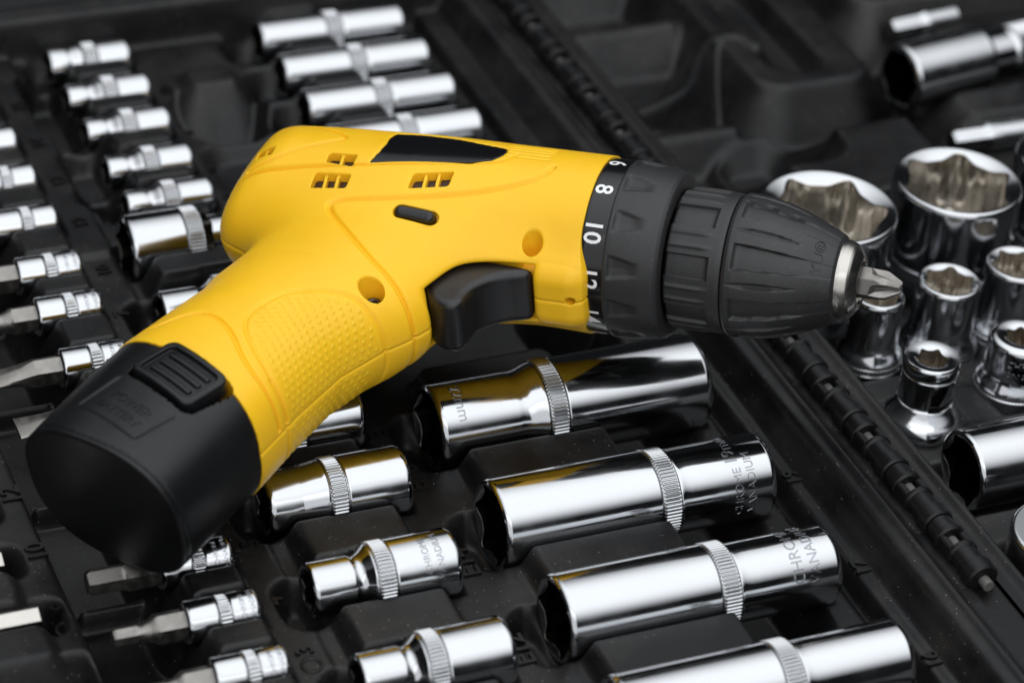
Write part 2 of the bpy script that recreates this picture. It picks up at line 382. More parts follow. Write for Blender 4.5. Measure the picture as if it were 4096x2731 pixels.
# ------------------------------------------------------------------ the case
case = thing('tool_case', (67, 0, -40), 'open black plastic tool case moulded with recesses, hinge between its halves', 'tool case')
CB = np.array([67, 0, -40.0])
def box2(X, Y, x0, x1, y0, y1, r):
    qx = np.abs(X-(x0+x1)/2)-(x1-x0)/2+r; qy = np.abs(Y-(y0+y1)/2)-(y1-y0)/2+r
    return np.hypot(np.maximum(qx, 0), np.maximum(qy, 0))+np.minimum(np.maximum(qx, qy), 0)-r
def gauss(Z, sx):
    k = int(3*sx+1); t = np.arange(-k, k+1); g = np.exp(-.5*(t/sx)**2); g /= g.sum()
    for ax in (0, 1):
        Zp = np.pad(Z, [(k, k) if a == ax else (0, 0) for a in (0, 1)], mode='edge')
        Z = sum(g[i]*np.take(Zp, np.arange(i, i+Z.shape[ax]), axis=ax) for i in range(2*k+1))
    return Z
class Field:
    def __init__(s, x0, x1, y0, y1, h, z):
        s.x = np.arange(x0, x1+h/2, h); s.y = np.arange(y0, y1+h/2, h); s.h = h
        s.X, s.Y = np.meshgrid(s.x, s.y, indexing='ij'); s.Z = np.full(s.X.shape, float(z))
    def sub(s, x0, x1, y0, y1, m):
        i0, i1 = np.searchsorted(s.x, (x0-m, x1+m)); j0, j1 = np.searchsorted(s.y, (y0-m, y1+m))
        return (slice(i0, i1), slice(j0, j1))
    def block(s, x0, x1, y0, y1, top, slope=2.2, r=3.0):
        k = s.sub(x0, x1, y0, y1, 14); d = box2(s.X[k], s.Y[k], x0, x1, y0, y1, r)
        s.Z[k] = np.maximum(s.Z[k], top-slope*np.maximum(d, 0))
    def pit(s, x0, x1, y0, y1, bot, slope=3.0, r=3.0):
        k = s.sub(x0, x1, y0, y1, 14); d = box2(s.X[k], s.Y[k], x0, x1, y0, y1, r)
        s.Z[k] = np.minimum(s.Z[k], bot+slope*np.maximum(d, 0))
    def carve(s, x0, x1, y, z, r):
        k = s.sub(x0, x1, y-r, y+r, 1); X, Y = s.X[k], s.Y[k]
        q = r*r-(Y-y)**2
        zz = np.where((q > 0) & (X > x0) & (X < x1), z-np.sqrt(np.maximum(q, 0)), 1e3)
        s.Z[k] = np.minimum(s.Z[k], zz)
    def build(s, name, blur, parent):
        Z = gauss(s.Z, blur/s.h)
        V = np.stack([s.X.ravel(), s.Y.ravel(), Z.ravel()], -1)-CB
        s.Zs = Z
        return part(name, mesh(name, V, grid_faces(len(s.x), len(s.y), flip=True)), 'tray', parent)
    def at(s, x, y):
        return s.Zs[min(max(int((x-s.x[0])/s.h), 0), len(s.x)-1), min(max(int((y-s.y[0])/s.h), 0), len(s.y)-1)]

T = Field(-205, 63.2, -205, 214, 0.6, 0.0)
Z, X, Y = T.Z, T.X, T.Y
# left marked panel and marking strips
Z[X < -144.3] = 4.5
Z[(X > -104.2) & (X < -94) & (Y > 70)] = 2.0
Z[(X > -104.2) & (X < -94) & (Y <= 70)] = 0.8
T.pit(-143.4, -125, -240, 196, -15, 4, 1)                 # trough under the bit tips
for y in list(range(-195, 190, 43)): T.block(-142.5, -126, y-1.0, y+1.0, -9.5, 5, .8)   # cross ribs in that trough
T.pit(8, 41, -196, 8, -17, 4, 4); T.pit(4, 38, 64, 188, -17, 4, 4)
T.block(34, 42, -200, 190, -5, 1.6, 2)                    # ledge below the hinge wall
T.pit(-22, 6, 18, 62, -14, 3, 5)
# blocks between the long sockets
ya = [-36.2, -79.2, -117.6, -155.2, -192]; ra = [13.2, 12, 11.3, 10.8, 10.4]
for i in range(4):
    T.block(-33.5, 4.5, ya[i+1]+ra[i+1]-4.5, ya[i]-ra[i]+4.5, 6.3, 2.4, 3.5)
T.block(-33.5, 4.5, -36.2+8.5, -12, 6.0, 2.4, 3.5)
for y, r in zip(ya, ra):
    T.pit(-44.6, -39, y-r*.72, y+r*.72, -9, 2.6, 4)
yb = [-124.6-35, -124.6, -89.6, -54.8, -24.8, 6, 36.4]
for i in range(6):
    T.block(-86.5, -60.5, yb[i]+5.6, yb[i+1]-5.6, 5.8, 2.2, 3.2)
for y in yb: T.pit(-96.0, -91.0, y-6.5, y+6.5, -9, 2.6, 3)
for yy in sorted(bits):
    pass
yc = sorted(bits)
for i in range(len(yc)-1):
    T.block(-119.6, -106.6, yc[i]+3.4, yc[i+1]-3.4, 6.2, 2.4, 3.2)
T.block(-119.6, -106.6, yc[0]-19, yc[0]-3.4, 6.2, 2.4, 3.2)
ys = [176, 154.6, 134, 111.8, 92]
for i in range(4): T.block(-80.5, -61.5, ys[i+1]+3.8, ys[i]-3.8, 5.8, 2.2, 3)
T.block(-80.5, -61.5, 78.5, 88, 5.4, 2.2, 3)
T.pit(-91.5, -84.0, 139, 170, -12, 3, 2); T.pit(-91.5, -84.0, 98, 104, -12, 3, 2); T.pit(-91.5, -84, 108, 124, -7, 2, 2)
for y in ys: T.pit(-88.5, -84.0, y-4, y+4, -6, 2, 2)
yt = [196, 174, 151.6, 129.2, 107, 84.8]
for i in range(5): T.block(-13.0, 6.5, yt[i+1]+4.2, yt[i]-4.2, 6.4, 2.2, 3.2)
for y in yt[1:]: T.pit(-22.5, -15.5, y-5.2, y+5.2, -8, 1.5, 3)
# moulded hollow and upright fin between the two far columns
T.pit(-47, -30, 128, 150, -13, 2.0, 5); T.block(-44, -31, 150, 160, 4.0, 1.2, 2)
T.pit(-49, -26, 96, 118, -6, 1.2, 6); T.block(-87, -30, 45, 56.5, 8.5, 2.2, 4)
# left panel pockets
for y, xr in ((-36, -160), (-58, -160), (-80.5, -155.5), (-102, -153), (-124, -152), (-13, -161), (10, -161)):
    T.pit(-215, xr+2.6, y-5, y+4.0, -6, 4, 2.0)
    T.block(-213, xr-4, y+5.4, y+17, 6.6, 1.6, 3)
# walls: right wall with ledges up to the hinge frame, far rim, left rim
wall = np.interp(X, [43, 44.6, 45.4, 46.6, 49.2, 50.0, 52.4, 53.2, 54.6, 57.0, 57.6, 58.6, 59.4, 63.5], [-17, -5, -4.6, -1.0, -0.4, 1.6, 4.8, 7.6, 8.8, 9.2, 10.6, 10.8, 9.6, 9.6])
Z[:] = np.where(X > 43, np.maximum(Z, wall), Z)
far = np.interp(Y, [180, 183.5, 186, 193, 195.5, 200, 214], [-30, 0, 13, 14, 13.2, -22, -26])
Z[:] = np.where(Y > 186, far, np.maximum(Z, far))
Z[:] = np.where((Y > 193) & (X > 58), np.minimum(Z, 10), Z)
for s in SOCK:
    if s['sp']:
        prof = s['sp']; sec = prof['sec']
        # stepped cradles that follow the socket outline
        xs = [0, prof['knurl'][0], prof['knurl'][1], prof['L']]
        for a, b in zip(xs[:-1], xs[1:]):
            r = max([q[1] for q in sec if a-.1 <= q[0] <= b+.1]+[0])
            if a == prof['knurl'][0]: r = prof['knurl'][2]
            T.carve(s['x']+a-.8, s['x']+b+.8, s['y'], s['z'], r+.35)
    else: T.carve(s['x']-70, s['x']+1, s['y'], s['z'], 4.2)
tray = T.build('bottom_tray', 0.55, case)

# lid half, right of the hinge
LZ = -2.0
Lf = Field(71.2, 330, -205, 300, 0.8, LZ)
Z, X, Y = Lf.Z, Lf.X, Lf.Y
Lf.pit(150, 360, 24, 130, -16, 3, 3)                       # well of the driver handle and bits
Lf.pit(82, 132, 60, 320, -9, 2.0, 6)                       # wide shallow recess at the far end
Lf.pit(82, 98, 12, 64, -10, 1.6, 6)
Lf.block(110, 158, -2, 74, 12, 1.5, 6)                    # big flat topped boss
Lf.pit(128, 150, 78, 96, -9, 1.2, 4); Lf.pit(104, 118, 62, 74, -9, 1.2, 3)
Lf.block(126, 166, 96, 190, 8, 1.5, 9)
Lf.pit(138, 150, 108, 170, 0, 2.0, 5)
Lf.block(180, 260, 134, 320, 11, 1.6, 8)
Lf.block(182, 330, 62, 76, 10, 1.2, 4); Lf.block(196, 330, 100, 116, 12, 1.4, 4)
# S shaped rib of a tool recess
rib = smooth_line([(78, 92), (92, 97), (104, 104), (114, 120), (124, 131), (134, 130), (136, 122)], 3)
Lf.Z[:] = np.maximum(Lf.Z, 9.0-2.0*np.maximum(seg_d(X, Y, rib)-1.6, 0))
Lf.block(84, 112, 84, 88, 2.5, 1.5, 2); Lf.block(84, 120, 148, 152, 4, 1.2, 2); Lf.block(84, 126, 190, 196, 6, 1.2, 2)
# recesses of the upright and lying sockets in the near half
for (px, py, pr) in ((94, -2.2, 21.5), (137.8, .4, 20.5), (180, 3, 20), (95.2, -33, 10.2), (118.3, -32, 11), (141.8, -29.8, 11)):
    d = np.hypot(X-px, Y-py)-pr
    Lf.Z[:] = np.minimum(Lf.Z, -5+2.5*np.maximum(d, 0))
Lf.block(82, 320, -57, -48, 2.0, .8, 4); Lf.block(104, 114, -80, -58, 3.5, .8, 4); Lf.block(100, 140, -86, -76, 4.5, .9, 4)
Lf.pit(84, 260, -108, -84, -6, 1.8, 4); Lf.block(79, 130, -124, -112, 4.5, 1.6, 4)
wall = np.interp(X, [71, 73.6, 75.6, 76.2, 78.0, 79.6, 82], [9.6, 9.6, 9.6, 11.4, 11.4, 6.0, -20])
Lf.Z[:] = np.where(X < 82, np.maximum(Lf.Z, wall), Lf.Z)
Lf.carve(87.5, 175, -95.2, 5.5, 11.4)
lid = Lf.build('lid_tray', 0.7, case)

# hinge: knuckles with collars and small windows that show the pin
HX, HZ = 66.4, 11.6
def knuckle_mesh(parts):
    V = []; F = []; n = 0
    for rings in parts:
        v, f = polar(rings, 28, 'x'); v = np.stack([v[:, 1], v[:, 0], v[:, 2]], -1)   # along y
        V.append(v); F.append(f[:, ::-1]+n); n += len(v)
    return np.concatenate(V), np.concatenate(F)
vb, fb = bevel_box(-5.4, -1.8, -8.6, 8.6, -2.6, -.8, .5)
def capped(a, b, r, c=.5): return [(a, .01), (a, r-c), (a+c, r), (b-c, r), (b, r-c), (b, .01)]
kV, kF = knuckle_mesh([capped(-9.4, -4.6, 4.3, .5), capped(-4.8, 0.6, 3.6, .3), capped(.4, 2.3, 4.2, .6), capped(7.0, 9.2, 4.2, .6), capped(9.0, 13.2, 3.6, .3)])
knuckle_me = autosmooth(mesh('hinge_knuckle', kV, kF), 40)
# side cheeks of the window
cV, cF = [], []
for sx in (-1, 1):
    v, f = bevel_box(*sorted((sx*1.7, sx*3.7)), 2.0, 7.2, -2.5, 2.3, .4); cF += [[i+len(cV)*16 for i in q] for q in f]; cV.append(v)
cheek_me = mesh('window_cheek', np.concatenate(cV), cF, smooth=False)
leaf_me = None
vl, fl = bevel_box(-6.0, -2.2, -9.0, 13.0, -3.0, -1.9, .4)
leaf_me = mesh('hinge_leaf', vl, fl, smooth=False)
for k in range(-10, 9):
    yk = 75-4.6 + k*22.7
    if yk < -141 or yk > 215: continue
    o = part('hinge_knuckle', knuckle_me, 'tray_clean', case, loc=np.array([HX, yk, HZ])-CB)
    c = part('window_cheek', cheek_me, 'tray_clean', o); c2 = part('hinge_leaf', leaf_me, 'tray', o)
v, f = polar([(-146, .01), (-146, 1.5), (215, 1.5), (215, .01)], 16, 'x'); v = np.stack([v[:, 1], v[:, 0], v[:, 2]], -1)
part('hinge_pin', mesh('hinge_pin', v, f[:, ::-1]), 'pin', case, loc=np.array([HX, 0, HZ])-CB)
v, f = bevel_box(62.6, 71.4, -205, 214, 2.5, 8.6, .5); part('hinge_web', mesh('hinge_web', v-CB, f, smooth=False), 'tray', case)
# raised markings
def marking(s, size, x, y, z, ext=.55):
    V, F = text2d(s, size, ext, .12)
    Q = np.stack([x-V[:, 1], y+V[:, 0], z+V[:, 2]], -1)
    part('size_marking', mesh('size_marking', Q-CB, F, smooth=False), 'tray_clean', case)
for s, size, x, y, fld in (('E16', 7.6, -48.9, -50.6, T), ('E14', 7.6, -48.9, -86.6, T), ('E12', 7.6, -48.7, -121.4, T), ('E18', 7.4, -51, -27, T),
        ('12', 7, -150.8, -33.6, T), ('10', 7, -150.6, -57, T), ('8', 7, -150.4, -77.6, T), ('7', 6, -149.5, -101.5, T), ('5', 6.4, -98.2, -65, T), ('4', 6.4, -99.2, -86.6, T), ('3', 6.4, -98.6, -107, T),
        ('6', 6, -100, -49, T), ('5.5', 6, -100, 17, T), ('7', 6, -100, 41, T), ('10', 5.5, -98.5, 63, T), ('12', 5.5, -98.6, 87, T), ('13', 5.5, -98.6, 110, T), ('14', 5.5, -98.6, 132, T), ('15', 5.5, -98.6, 154, T),
        ('19', 6, 47.6, -79, T), ('17', 6, 47.6, -118, T), ('16', 6, 47.6, -155, T), ('10', 5.5, -51.5, 155, T), ('9', 5.5, -51.5, 134, T), ('8', 5.5, -51.5, 112, T), ('7', 5.5, -51.5, 92, T)):
    marking(s, size, x, y, fld.at(x, y)+.1)
def ring_mark(x, y, r):
    n = 24; th = np.arange(n)*2*math.pi/n; V = []
    z = T.at(x, y)
    for rr, zz in ((r-.45, z-.3), (r-.35, z+.4), (r+.35, z+.4), (r+.45, z-.3)): V.append(np.stack([x+rr*np.cos(th), y+rr*np.sin(th), np.full(n, zz)], -1))
    part('size_marking', mesh('size_marking', np.concatenate(V)-CB, grid_faces(4, n, True, True)), 'tray_clean', case)
ring_mark(-150.5, -83.8, 2.6); ring_mark(-98.8, -112.4, 2.4)

# dark table the case lies on
tb = part('table', mesh('table', [(-1500, -1500, -41), (1500, -1500, -41), (1500, 1500, -41), (-1500, 1500, -41)], [(0, 1, 2, 3)], smooth=False), 'table'); tb['kind'] = 'structure'
# case outer shell below the trays
def shell_box(name, x0, x1, y0, y1, zt):
    V, F = bevel_box(x0, x1, y0, y1, -40, zt, 3)
    part(name, mesh(name, V-CB, [f for i, f in enumerate(F) if i != 1], smooth=False), 'tray', case)
shell_box('case_shell', -208, 64, -208, 217, -24); shell_box('case_shell', 70.4, 333, -208, 303, -24)

# ------------------------------------------------------------------ sockets
def lobes(nseg, ap, n=6, depth=.17, ph=0.0):
    th = np.arange(nseg)*2*math.pi/nseg+ph
    a = (th % (2*math.pi/n))-math.pi/n; t = np.abs(a)/(math.pi/n)
    return ap*(1+(depth+.02)*(t*t*(3-2*t))**2.1)
def socket_arrays(sp, nseg, lob=6, ph=0.1, star=False):
    """axis along +x, open end at x = 0; returns (body, bore, knurl)"""
    sec = sp['sec']; R0 = sec[0][1]
    if sp['rho']:
        rho = lobes(nseg, sp['rho'], lob, .17, ph)
        if star:
            th = np.arange(nseg)*2*math.pi/nseg
            rho = sp['rho']*(1+.10*np.cos(6*th))
        rim = R0-.25; rc = min(rim, float(rho.max())*1.2)
        chd = (rc-rho)*.55
        body_r = [(chd, rho), (chd*.5, (rho+rc)/2), (0.02, rc)]+([(0.02, rim)] if rim-rc > .3 else [])
        dpt = min(sp['L']*.55, 24)
        bore = polar([(chd-.01, rho), (chd+.25, rho*.985), (dpt, rho*.98), (dpt+.5, rho*.9), (dpt+.6, .01)], nseg, 'x', flip=True)
    else: body_r = [(0, .01)]; bore = None
    p = np.array([(float(a), float(b)) for a, b in hold(sec, .6, 5.0)])
    for _ in range(3):
        q0, q1 = p[:-1], p[1:]
        p = np.concatenate([p[:1], np.stack([.75*q0+.25*q1, .25*q0+.75*q1], 1).reshape(-1, 2)[1:-1], p[-1:]])
    fine = [tuple(q) for q in p]
    L = sp['L']; sq = sec[-1][1]*.55
    th = np.arange(nseg)*2*math.pi/nseg
    sqr = sq/np.maximum(np.abs(np.cos(th)), np.abs(np.sin(th)))*.85
    sqr = np.minimum(sqr, sec[-1][1]*.8)
    rings = body_r+fine+[(L+.01, sqr), (L-6 if L > 20 else L-3, sqr), (L-6 if L > 20 else L-3, .01)]
    body = polar(rings, nseg, 'x', flip=False, mn=6.0)
    k0, k1, kr = sp['knurl']
    nt = int(round(2*math.pi*kr/1.0)); ns = nt*6
    t = (np.arange(ns) % 6)
    tooth = np.where((t == 0) | (t == 3), .13, np.where((t == 1) | (t == 2), 0, .32))
    dp = tooth*(1 if kr > 6 else .7)
    knurl = polar([(k0, kr-.8), (k0, kr-.35-dp*0), (k0+.35, kr-.05-dp*.25), (k0+.7, kr-dp), (k1-.7, kr-dp), (k1-.35, kr-.05-dp*.25), (k1, kr-.35), (k1, kr-.8)], ns, 'x')
    return body, bore, knurl
def shape_loft(rings, nseg=48):
    """rings (s, sy, sz, hexness) along -x from 0"""
    th = np.arange(nseg)*2*math.pi/nseg
    hx = math.cos(math.pi/6)/np.cos(((th+math.pi/6) % (math.pi/3))-math.pi/6)
    V = []
    rr_ = [rings[0]]
    for q0, q1 in zip(rings[:-1], rings[1:]):
        if abs(q1[0]-q0[0]) > 1.0:
            for t in (.06, .94): rr_.append(tuple(a+(b-a)*t for a, b in zip(q0, q1)))
        rr_.append(q1)
    rings = rr_
    for s, sy, sz, k in rings:
        r = (1-k)+k*hx
        V.append(np.stack([np.full(nseg, s), sy*r*np.cos(th), sz*r*np.sin(th)], -1))
    return np.concatenate(V), grid_faces(len(rings), nseg, True)
BITS = {
 'hex': [(2, 3.9, 3.9, 1), (-6, 3.9, 3.9, 1), (-6.6, 3.5, 3.5, .6), (-9.5, 2.4, 2.4, 0), (-10, 2.6, 2.6, 1), (-16.4, 2.6, 2.6, 1), (-16.9, 2.2, 2.2, 1), (-16.9, .01, .01, 0)],
 'allen': [(2, 4.0, 4.0, 1), (-6.6, 4.0, 4.0, 1), (-7.3, 3.5, 3.5, .5), (-8.5, 2.7, 2.7, .1), (-10, 2.2, 2.2, 0), (-11.2, 2.25, 2.25, .5), (-11.6, 2.35, 2.35, 1), (-16.8, 2.35, 2.35, 1), (-17.4, 2.0, 2.0, 1), (-17.4, .01, .01, 0)],
 'hexfull': [(2, 4.0, 4.0, 1), (-8.2, 4.0, 4.0, 1), (-8.6, 3.5, 3.5, .8), (-9.2, 3.4, 3.4, 1), (-17, 3.4, 3.4, 1), (-17.7, 2.9, 2.9, 1), (-17.7, .01, .01, 0)],
 'hexbig': [(2, 4.3, 4.3, 1), (-16, 4.3, 4.3, 1), (-16.8, 3.7, 3.7, 1), (-16.8, .01, .01, 0)],
 'ball': [(2, 4.0, 4.0, 1), (-6.5, 4.0, 4.0, 1), (-7.2, 3.4, 3.4, .4), (-9, 2.6, 2.6, 0), (-11, 2.2, 2.2, 0), (-13, 2.6, 2.6, 0), (-16.4, 2.8, 2.8, 1), (-17, 2.3, 2.3, 1), (-17, .01, .01, 0)],
 'slot': [(2, 4.1, 4.1, 1), (-7.0, 4.1, 4.1, 1), (-8.5, 4.0, 3.5, .9), (-11, 3.9, 2.4, .6), (-14, 4.0, 1.6, .4), (-18.5, 4.1, .7, .3), (-20, 4.1, .5, .3), (-20, .01, .01, 0)],
 'slotwide': [(2, 4.1, 4.1, 1), (-5.0, 4.1, 4.1, 1), (-7, 4.0, 3.2, .8), (-10, 4.2, 1.9, .5), (-14, 4.6, 1.1, .4), (-17.6, 4.9, .7, .3), (-17.6, .01, .01, 0)],
}
def wrap_text(s, size, sx, phi0, r, mode, up=True):
    V, F = text2d(s, size, .10)
    ph = math.radians(phi0)
    if mode == 'up': ang = ph-V[:, 0]/r; x = sx-V[:, 1]
    else: ang = ph+V[:, 0]/r; x = sx+V[:, 1]
    rr = r+.02+V[:, 2]
    return np.stack([x, -rr*np.sin(ang), rr*np.cos(ang)], -1), F
def rad_at(sp, s):
    xs = [q[0] for q in sp['sec']]; return float(np.interp(s, xs, [q[1] for q in sp['sec']]))
def to_vertical(V, L):   # open end up, base of the socket at z = 0
    return np.stack([V[:, 1], V[:, 2], L-V[:, 0]], -1)
def build_socket(s, vertical=False, lob=6, ph=.1, star=False, mats=('chrome', 'bore', 'satin')):
    sp = s['sp']; body, bore, kn = socket_arrays(sp, s['nseg'], lob, ph, star)
    base = (s['x'], s['y'], s['z']) if vertical else (s['x']+sp['L']/2, s['y'], s['z']-sp['rmax'])
    t = thing(s['kind'], base, s['label'], s['cat'], s.get('group'))
    def place(V): return to_vertical(V, sp['L']) if vertical else V+np.array([-sp['L']/2, 0, sp['rmax']])
    part('body', autosmooth(mesh('body', place(body[0]), body[1]), 28), mats[0], t)
    if bore: part('bore', autosmooth(mesh('bore', place(bore[0]), bore[1]), 75), mats[1], t)
    part('knurled_band', mesh('knurled_band', place(kn[0]), kn[1], smooth=False), mats[2], t)
    if s.get('bit'):
        v, f = shape_loft(BITS[s['bit']])
        o = part('bit', autosmooth(mesh('bit', place(v), f[:, ::-1]), 25), 'steel', t)
    for tx in (s.get('text') or []):
        V, F = wrap_text(tx[0], tx[1], tx[2], tx[3], rad_at(sp, tx[2]), tx[4])
        part('engraving', mesh('engraving', place(V), F, smooth=False), 'engrave', t)
    return t
for s in SOCK:
    if s['sp']:
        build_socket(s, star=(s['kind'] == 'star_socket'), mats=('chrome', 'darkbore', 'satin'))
    else:
        i = {-58: 'steel hex bit tip in the panel pocket beside the raised 10', -80.5: 'bright steel hex bit end beside the ringed figure eight'}[s['y']]
        t = thing('long_bit', (s['x']-20, s['y'], s['z']-3.4), i, 'bit', 'hex bits in the left panel')
        v, f = shape_loft([(0, .01, .01, 0), (0, 2.7, 2.7, 1), (-.8, 3.4, 3.4, 1), (-40, 3.4, 3.4, 1), (-40, .01, .01, 1)])
        part('shank', autosmooth(mesh('shank', v+np.array([20, 0, 3.4]), f[:, ::-1]), 25), 'nickel', t)

# upright sockets in the lid half
def upright(kind, x, y, ztop, sp, label, group=None, lob=6, ph=.1, cat='socket', nseg=216, star=False):
    return build_socket(dict(kind=kind, x=x, y=y, z=ztop-sp['L'], sp=sp, label=label, cat=cat, group=group, nseg=nseg), True, lob, ph, star)
def big(r, L): return dict(L=L, sec=[(0, r-1.0), (.25, r-.55), (1.0, r-.1), (2.2, r), (L*.55, r), (L*.62, r-.4), (L*.64, r-.7), (L*.74, r-.7), (L*.76, r-.6), (L*.8, r-3), (L-1, r-4), (L, r-5)], knurl=(L*.64, L*.74, r-.2), rho=r*.745, rmax=r)
def small_up(r, L): return dict(L=L, sec=[(0, r-.8), (.25, r-.4), (.9, r-.05), (1.6, r), (L*.62, r), (L*.70, r+.3), (L*.78, r+1.4), (L*.84, r+2.0), (L*.86, r+1.7), (L*.95, r+1.7), (L*.96, r+2), (L-.5, r+2), (L, r+1)], knurl=(L*.86, L*.95, r+2.05), rho=r*.70, rmax=r+2)
upright('large_socket', 94.0, -2.2, 30, big(19.9, 36), 'large upright chrome socket directly behind the drill chuck nose', 'large upright sockets in the lid', ph=.30)
upright('large_socket', 137.8, .4, 30, big(18.9, 36), 'large upright chrome socket standing clear, behind the small upright ones', 'large upright sockets in the lid', ph=.02)
upright('large_socket', 180.0, 3.0, 30, big(18.2, 36), 'large upright chrome socket showing only a sliver of rim', 'large upright sockets in the lid', ph=.2)
upright('small_upright_socket', 95.3, -33.0, 20, small_up(7.4, 23), 'small upright chrome socket below the screwdriver bit tip', 'small upright sockets in the lid', ph=.2)
upright('small_upright_socket', 118.3, -32.2, 20, small_up(9.1, 24), 'small upright chrome socket between the bit tip one and the next', 'small upright sockets in the lid', ph=.05)
upright('small_upright_socket', 142.0, -29.8, 20, small_up(9.2, 24), 'small upright chrome socket farthest from the drill bit', 'small upright sockets in the lid', ph=.35)
# flanged adapter with a helical slot
ad = dict(L=26, sec=[(0, 7.3), (.25, 7.6), (.9, 8.0), (3.6, 8.0), (3.9, 7.6), (4.1, 7.2), (4.6, 7.3), (4.7, 7.55), (13.0, 7.55), (13.2, 7.2), (13.6, 7.2), (13.8, 7.6), (15.0, 8.2), (16.8, 9.4), (18.4, 10.8), (20.0, 11.6), (21.2, 11.7), (22.5, 11.0), (26, 9.6)], knurl=(22.9, 25.5, 9.9), rho=3.9, rmax=11.7)
t = upright('bit_adapter', 94.9, -64.0, 20, ad, 'upright chrome bit adapter with flared foot and slanted slot', ph=.35, cat='adapter')
# slot as a dark recessed strip that runs up round the sleeve
n = 16; V = []
for i in range(n):
    a = math.radians(-112+i*5.0); zc = 13.6+max(0, (i-5))*.30
    hgt = 1.3 if i < 7 else 1.3*max(.12, (15-i)/9)
    for dz, rr in ((-hgt, 7.45), (-hgt, 7.62), (hgt*.6, 7.62), (hgt*.6, 7.45)): V.append((rr*math.cos(a), rr*math.sin(a), zc+dz))
part('helical_slot', mesh('helical_slot', V, grid_faces(n, 4, True), smooth=False), 'gloss', t)
es = dict(L=26, sec=[(0, 7.2), (.3, 8.0), (1.0, 8.7), (1.8, 8.9), (11, 8.9), (12.2, 9.3), (14.4, 10.4), (15.6, 10.6), (15.8, 10.2), (21.5, 10.2), (21.7, 10.6), (25, 10.4), (26, 9.5)], knurl=(15.8, 21.5, 10.7), rho=4.2, rmax=10.7)
t = upright('star_upright_socket', 124.2, -61.8, 20, es, 'upright chrome star socket with knurled foot, beside the flared adapter', ph=.2, star=True)
for i, tx in enumerate(('CHROME', 'VANADIUM')):
    V, F = text2d(tx, 2.9, .1); r = 8.95
    a = math.radians(-105)+V[:, 0]/r; rr = r+.02+V[:, 2]
    part('engraving', mesh('engraving', np.stack([rr*np.cos(a), rr*np.sin(a), 21-i*3.6+V[:, 1]], -1), F, smooth=False), 'engrave', t)
# lying deep socket, lid side
add_s = dict(kind='deep_socket', x=88.5, y=-95.2, z=5.5, sp=deep(11.0, 10.2, 78, .58), label='long chrome socket lying in the lid half, open end towards the hinge', cat='socket', nseg=96)
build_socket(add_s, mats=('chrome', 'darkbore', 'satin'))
# round end of an extension bar standing in the lid
ex = thing('extension_bar', (95.5, -136.5, LZ), 'flat round pale metal disc end standing in the lid beside the lying long socket', 'extension bar')
V, F = polar([(0, 15.4), (15.6, 15.4), (16.5, 15.1), (17, 14.4), (17, .01)], 64, 'z'); part('bar_body', autosmooth(mesh('bar_body', V, F), 40), 'satin', ex)
V, F = polar([(0.0, 16.2), (2.0, 16.2), (2.6, 15.8), (2.6, 15.0)], 64, 'z'); part('foot_ring', autosmooth(mesh('foot_ring', V, F), 40), 'chrome', ex)
# socket on a knurled driver, and two long bits in the far well
dr = thing('knurled_driver', (168, 85.5, -3.0), 'chrome socket with knurled handle lying in the far lid well', 'driver')
sp = dict(L=33, sec=[(0, 9.0), (.5, 10), (1.4, 10.6), (31, 10.6), (32.4, 10), (33, 8.5)], knurl=(27, 28, 10.2), rho=8.4, rmax=10.6)
b, bo, kn = socket_arrays(sp, 96, 6, .2)
def off(V): return V+np.array([0, 0, 15.0])
dr.rotation_euler = (0, 0, math.radians(8))
part('socket_body', autosmooth(mesh('socket_body', off(b[0]), b[1]), 30), 'satin', dr); part('bore', mesh('bore', off(bo[0]), bo[1]), 'darkbore', dr)
V, F = polar([(32.5, .01), (32.5, 7.0), (34, 7.6), (42, 7.6), (43, 8.2), (45, 8.4)], 64, 'x'); part('shank', autosmooth(mesh('shank', off(V), F), 40), 'chrome', dr)
ns = 120; i, j = np.meshgrid(np.arange(60), np.arange(ns), indexing='ij')
r = 8.6-.28*(((i+j) % 2) == 0)
V = np.stack([44+i*1.0, r*np.cos(j*2*math.pi/ns), r*np.sin(j*2*math.pi/ns)], -1).reshape(-1, 3)
part('knurled_grip', mesh('knurled_grip', off(V), grid_faces(60, ns, True), smooth=False), 'satin', dr)
for (x, y, z, ry, ln, lab) in ((170.5, 54.4, 6, -1, 80, 'long steel bit lying in front of the knurled driver'), (186.5, 123.2, 6, 6, 25, 'short steel bit lying beyond the knurled driver')):
    t = thing('long_bit', (x, y, z-4), lab, 'bit', 'long bits in the lid', rot=(0, 0, math.radians(ry)))
    v, f = shape_loft([(0, .01, .01, 0), (0, 3.2, 3.2, 1), (.8, 3.9, 3.9, 1), (11, 3.9, 3.9, 1), (13, 4.6, 4.6, 0), (ln, 4.6, 4.6, 0), (ln, .01, .01, 0)])
    part('shank', autosmooth(mesh('shank', v+np.array([0, 0, 4]), f), 25), 'satin', t)

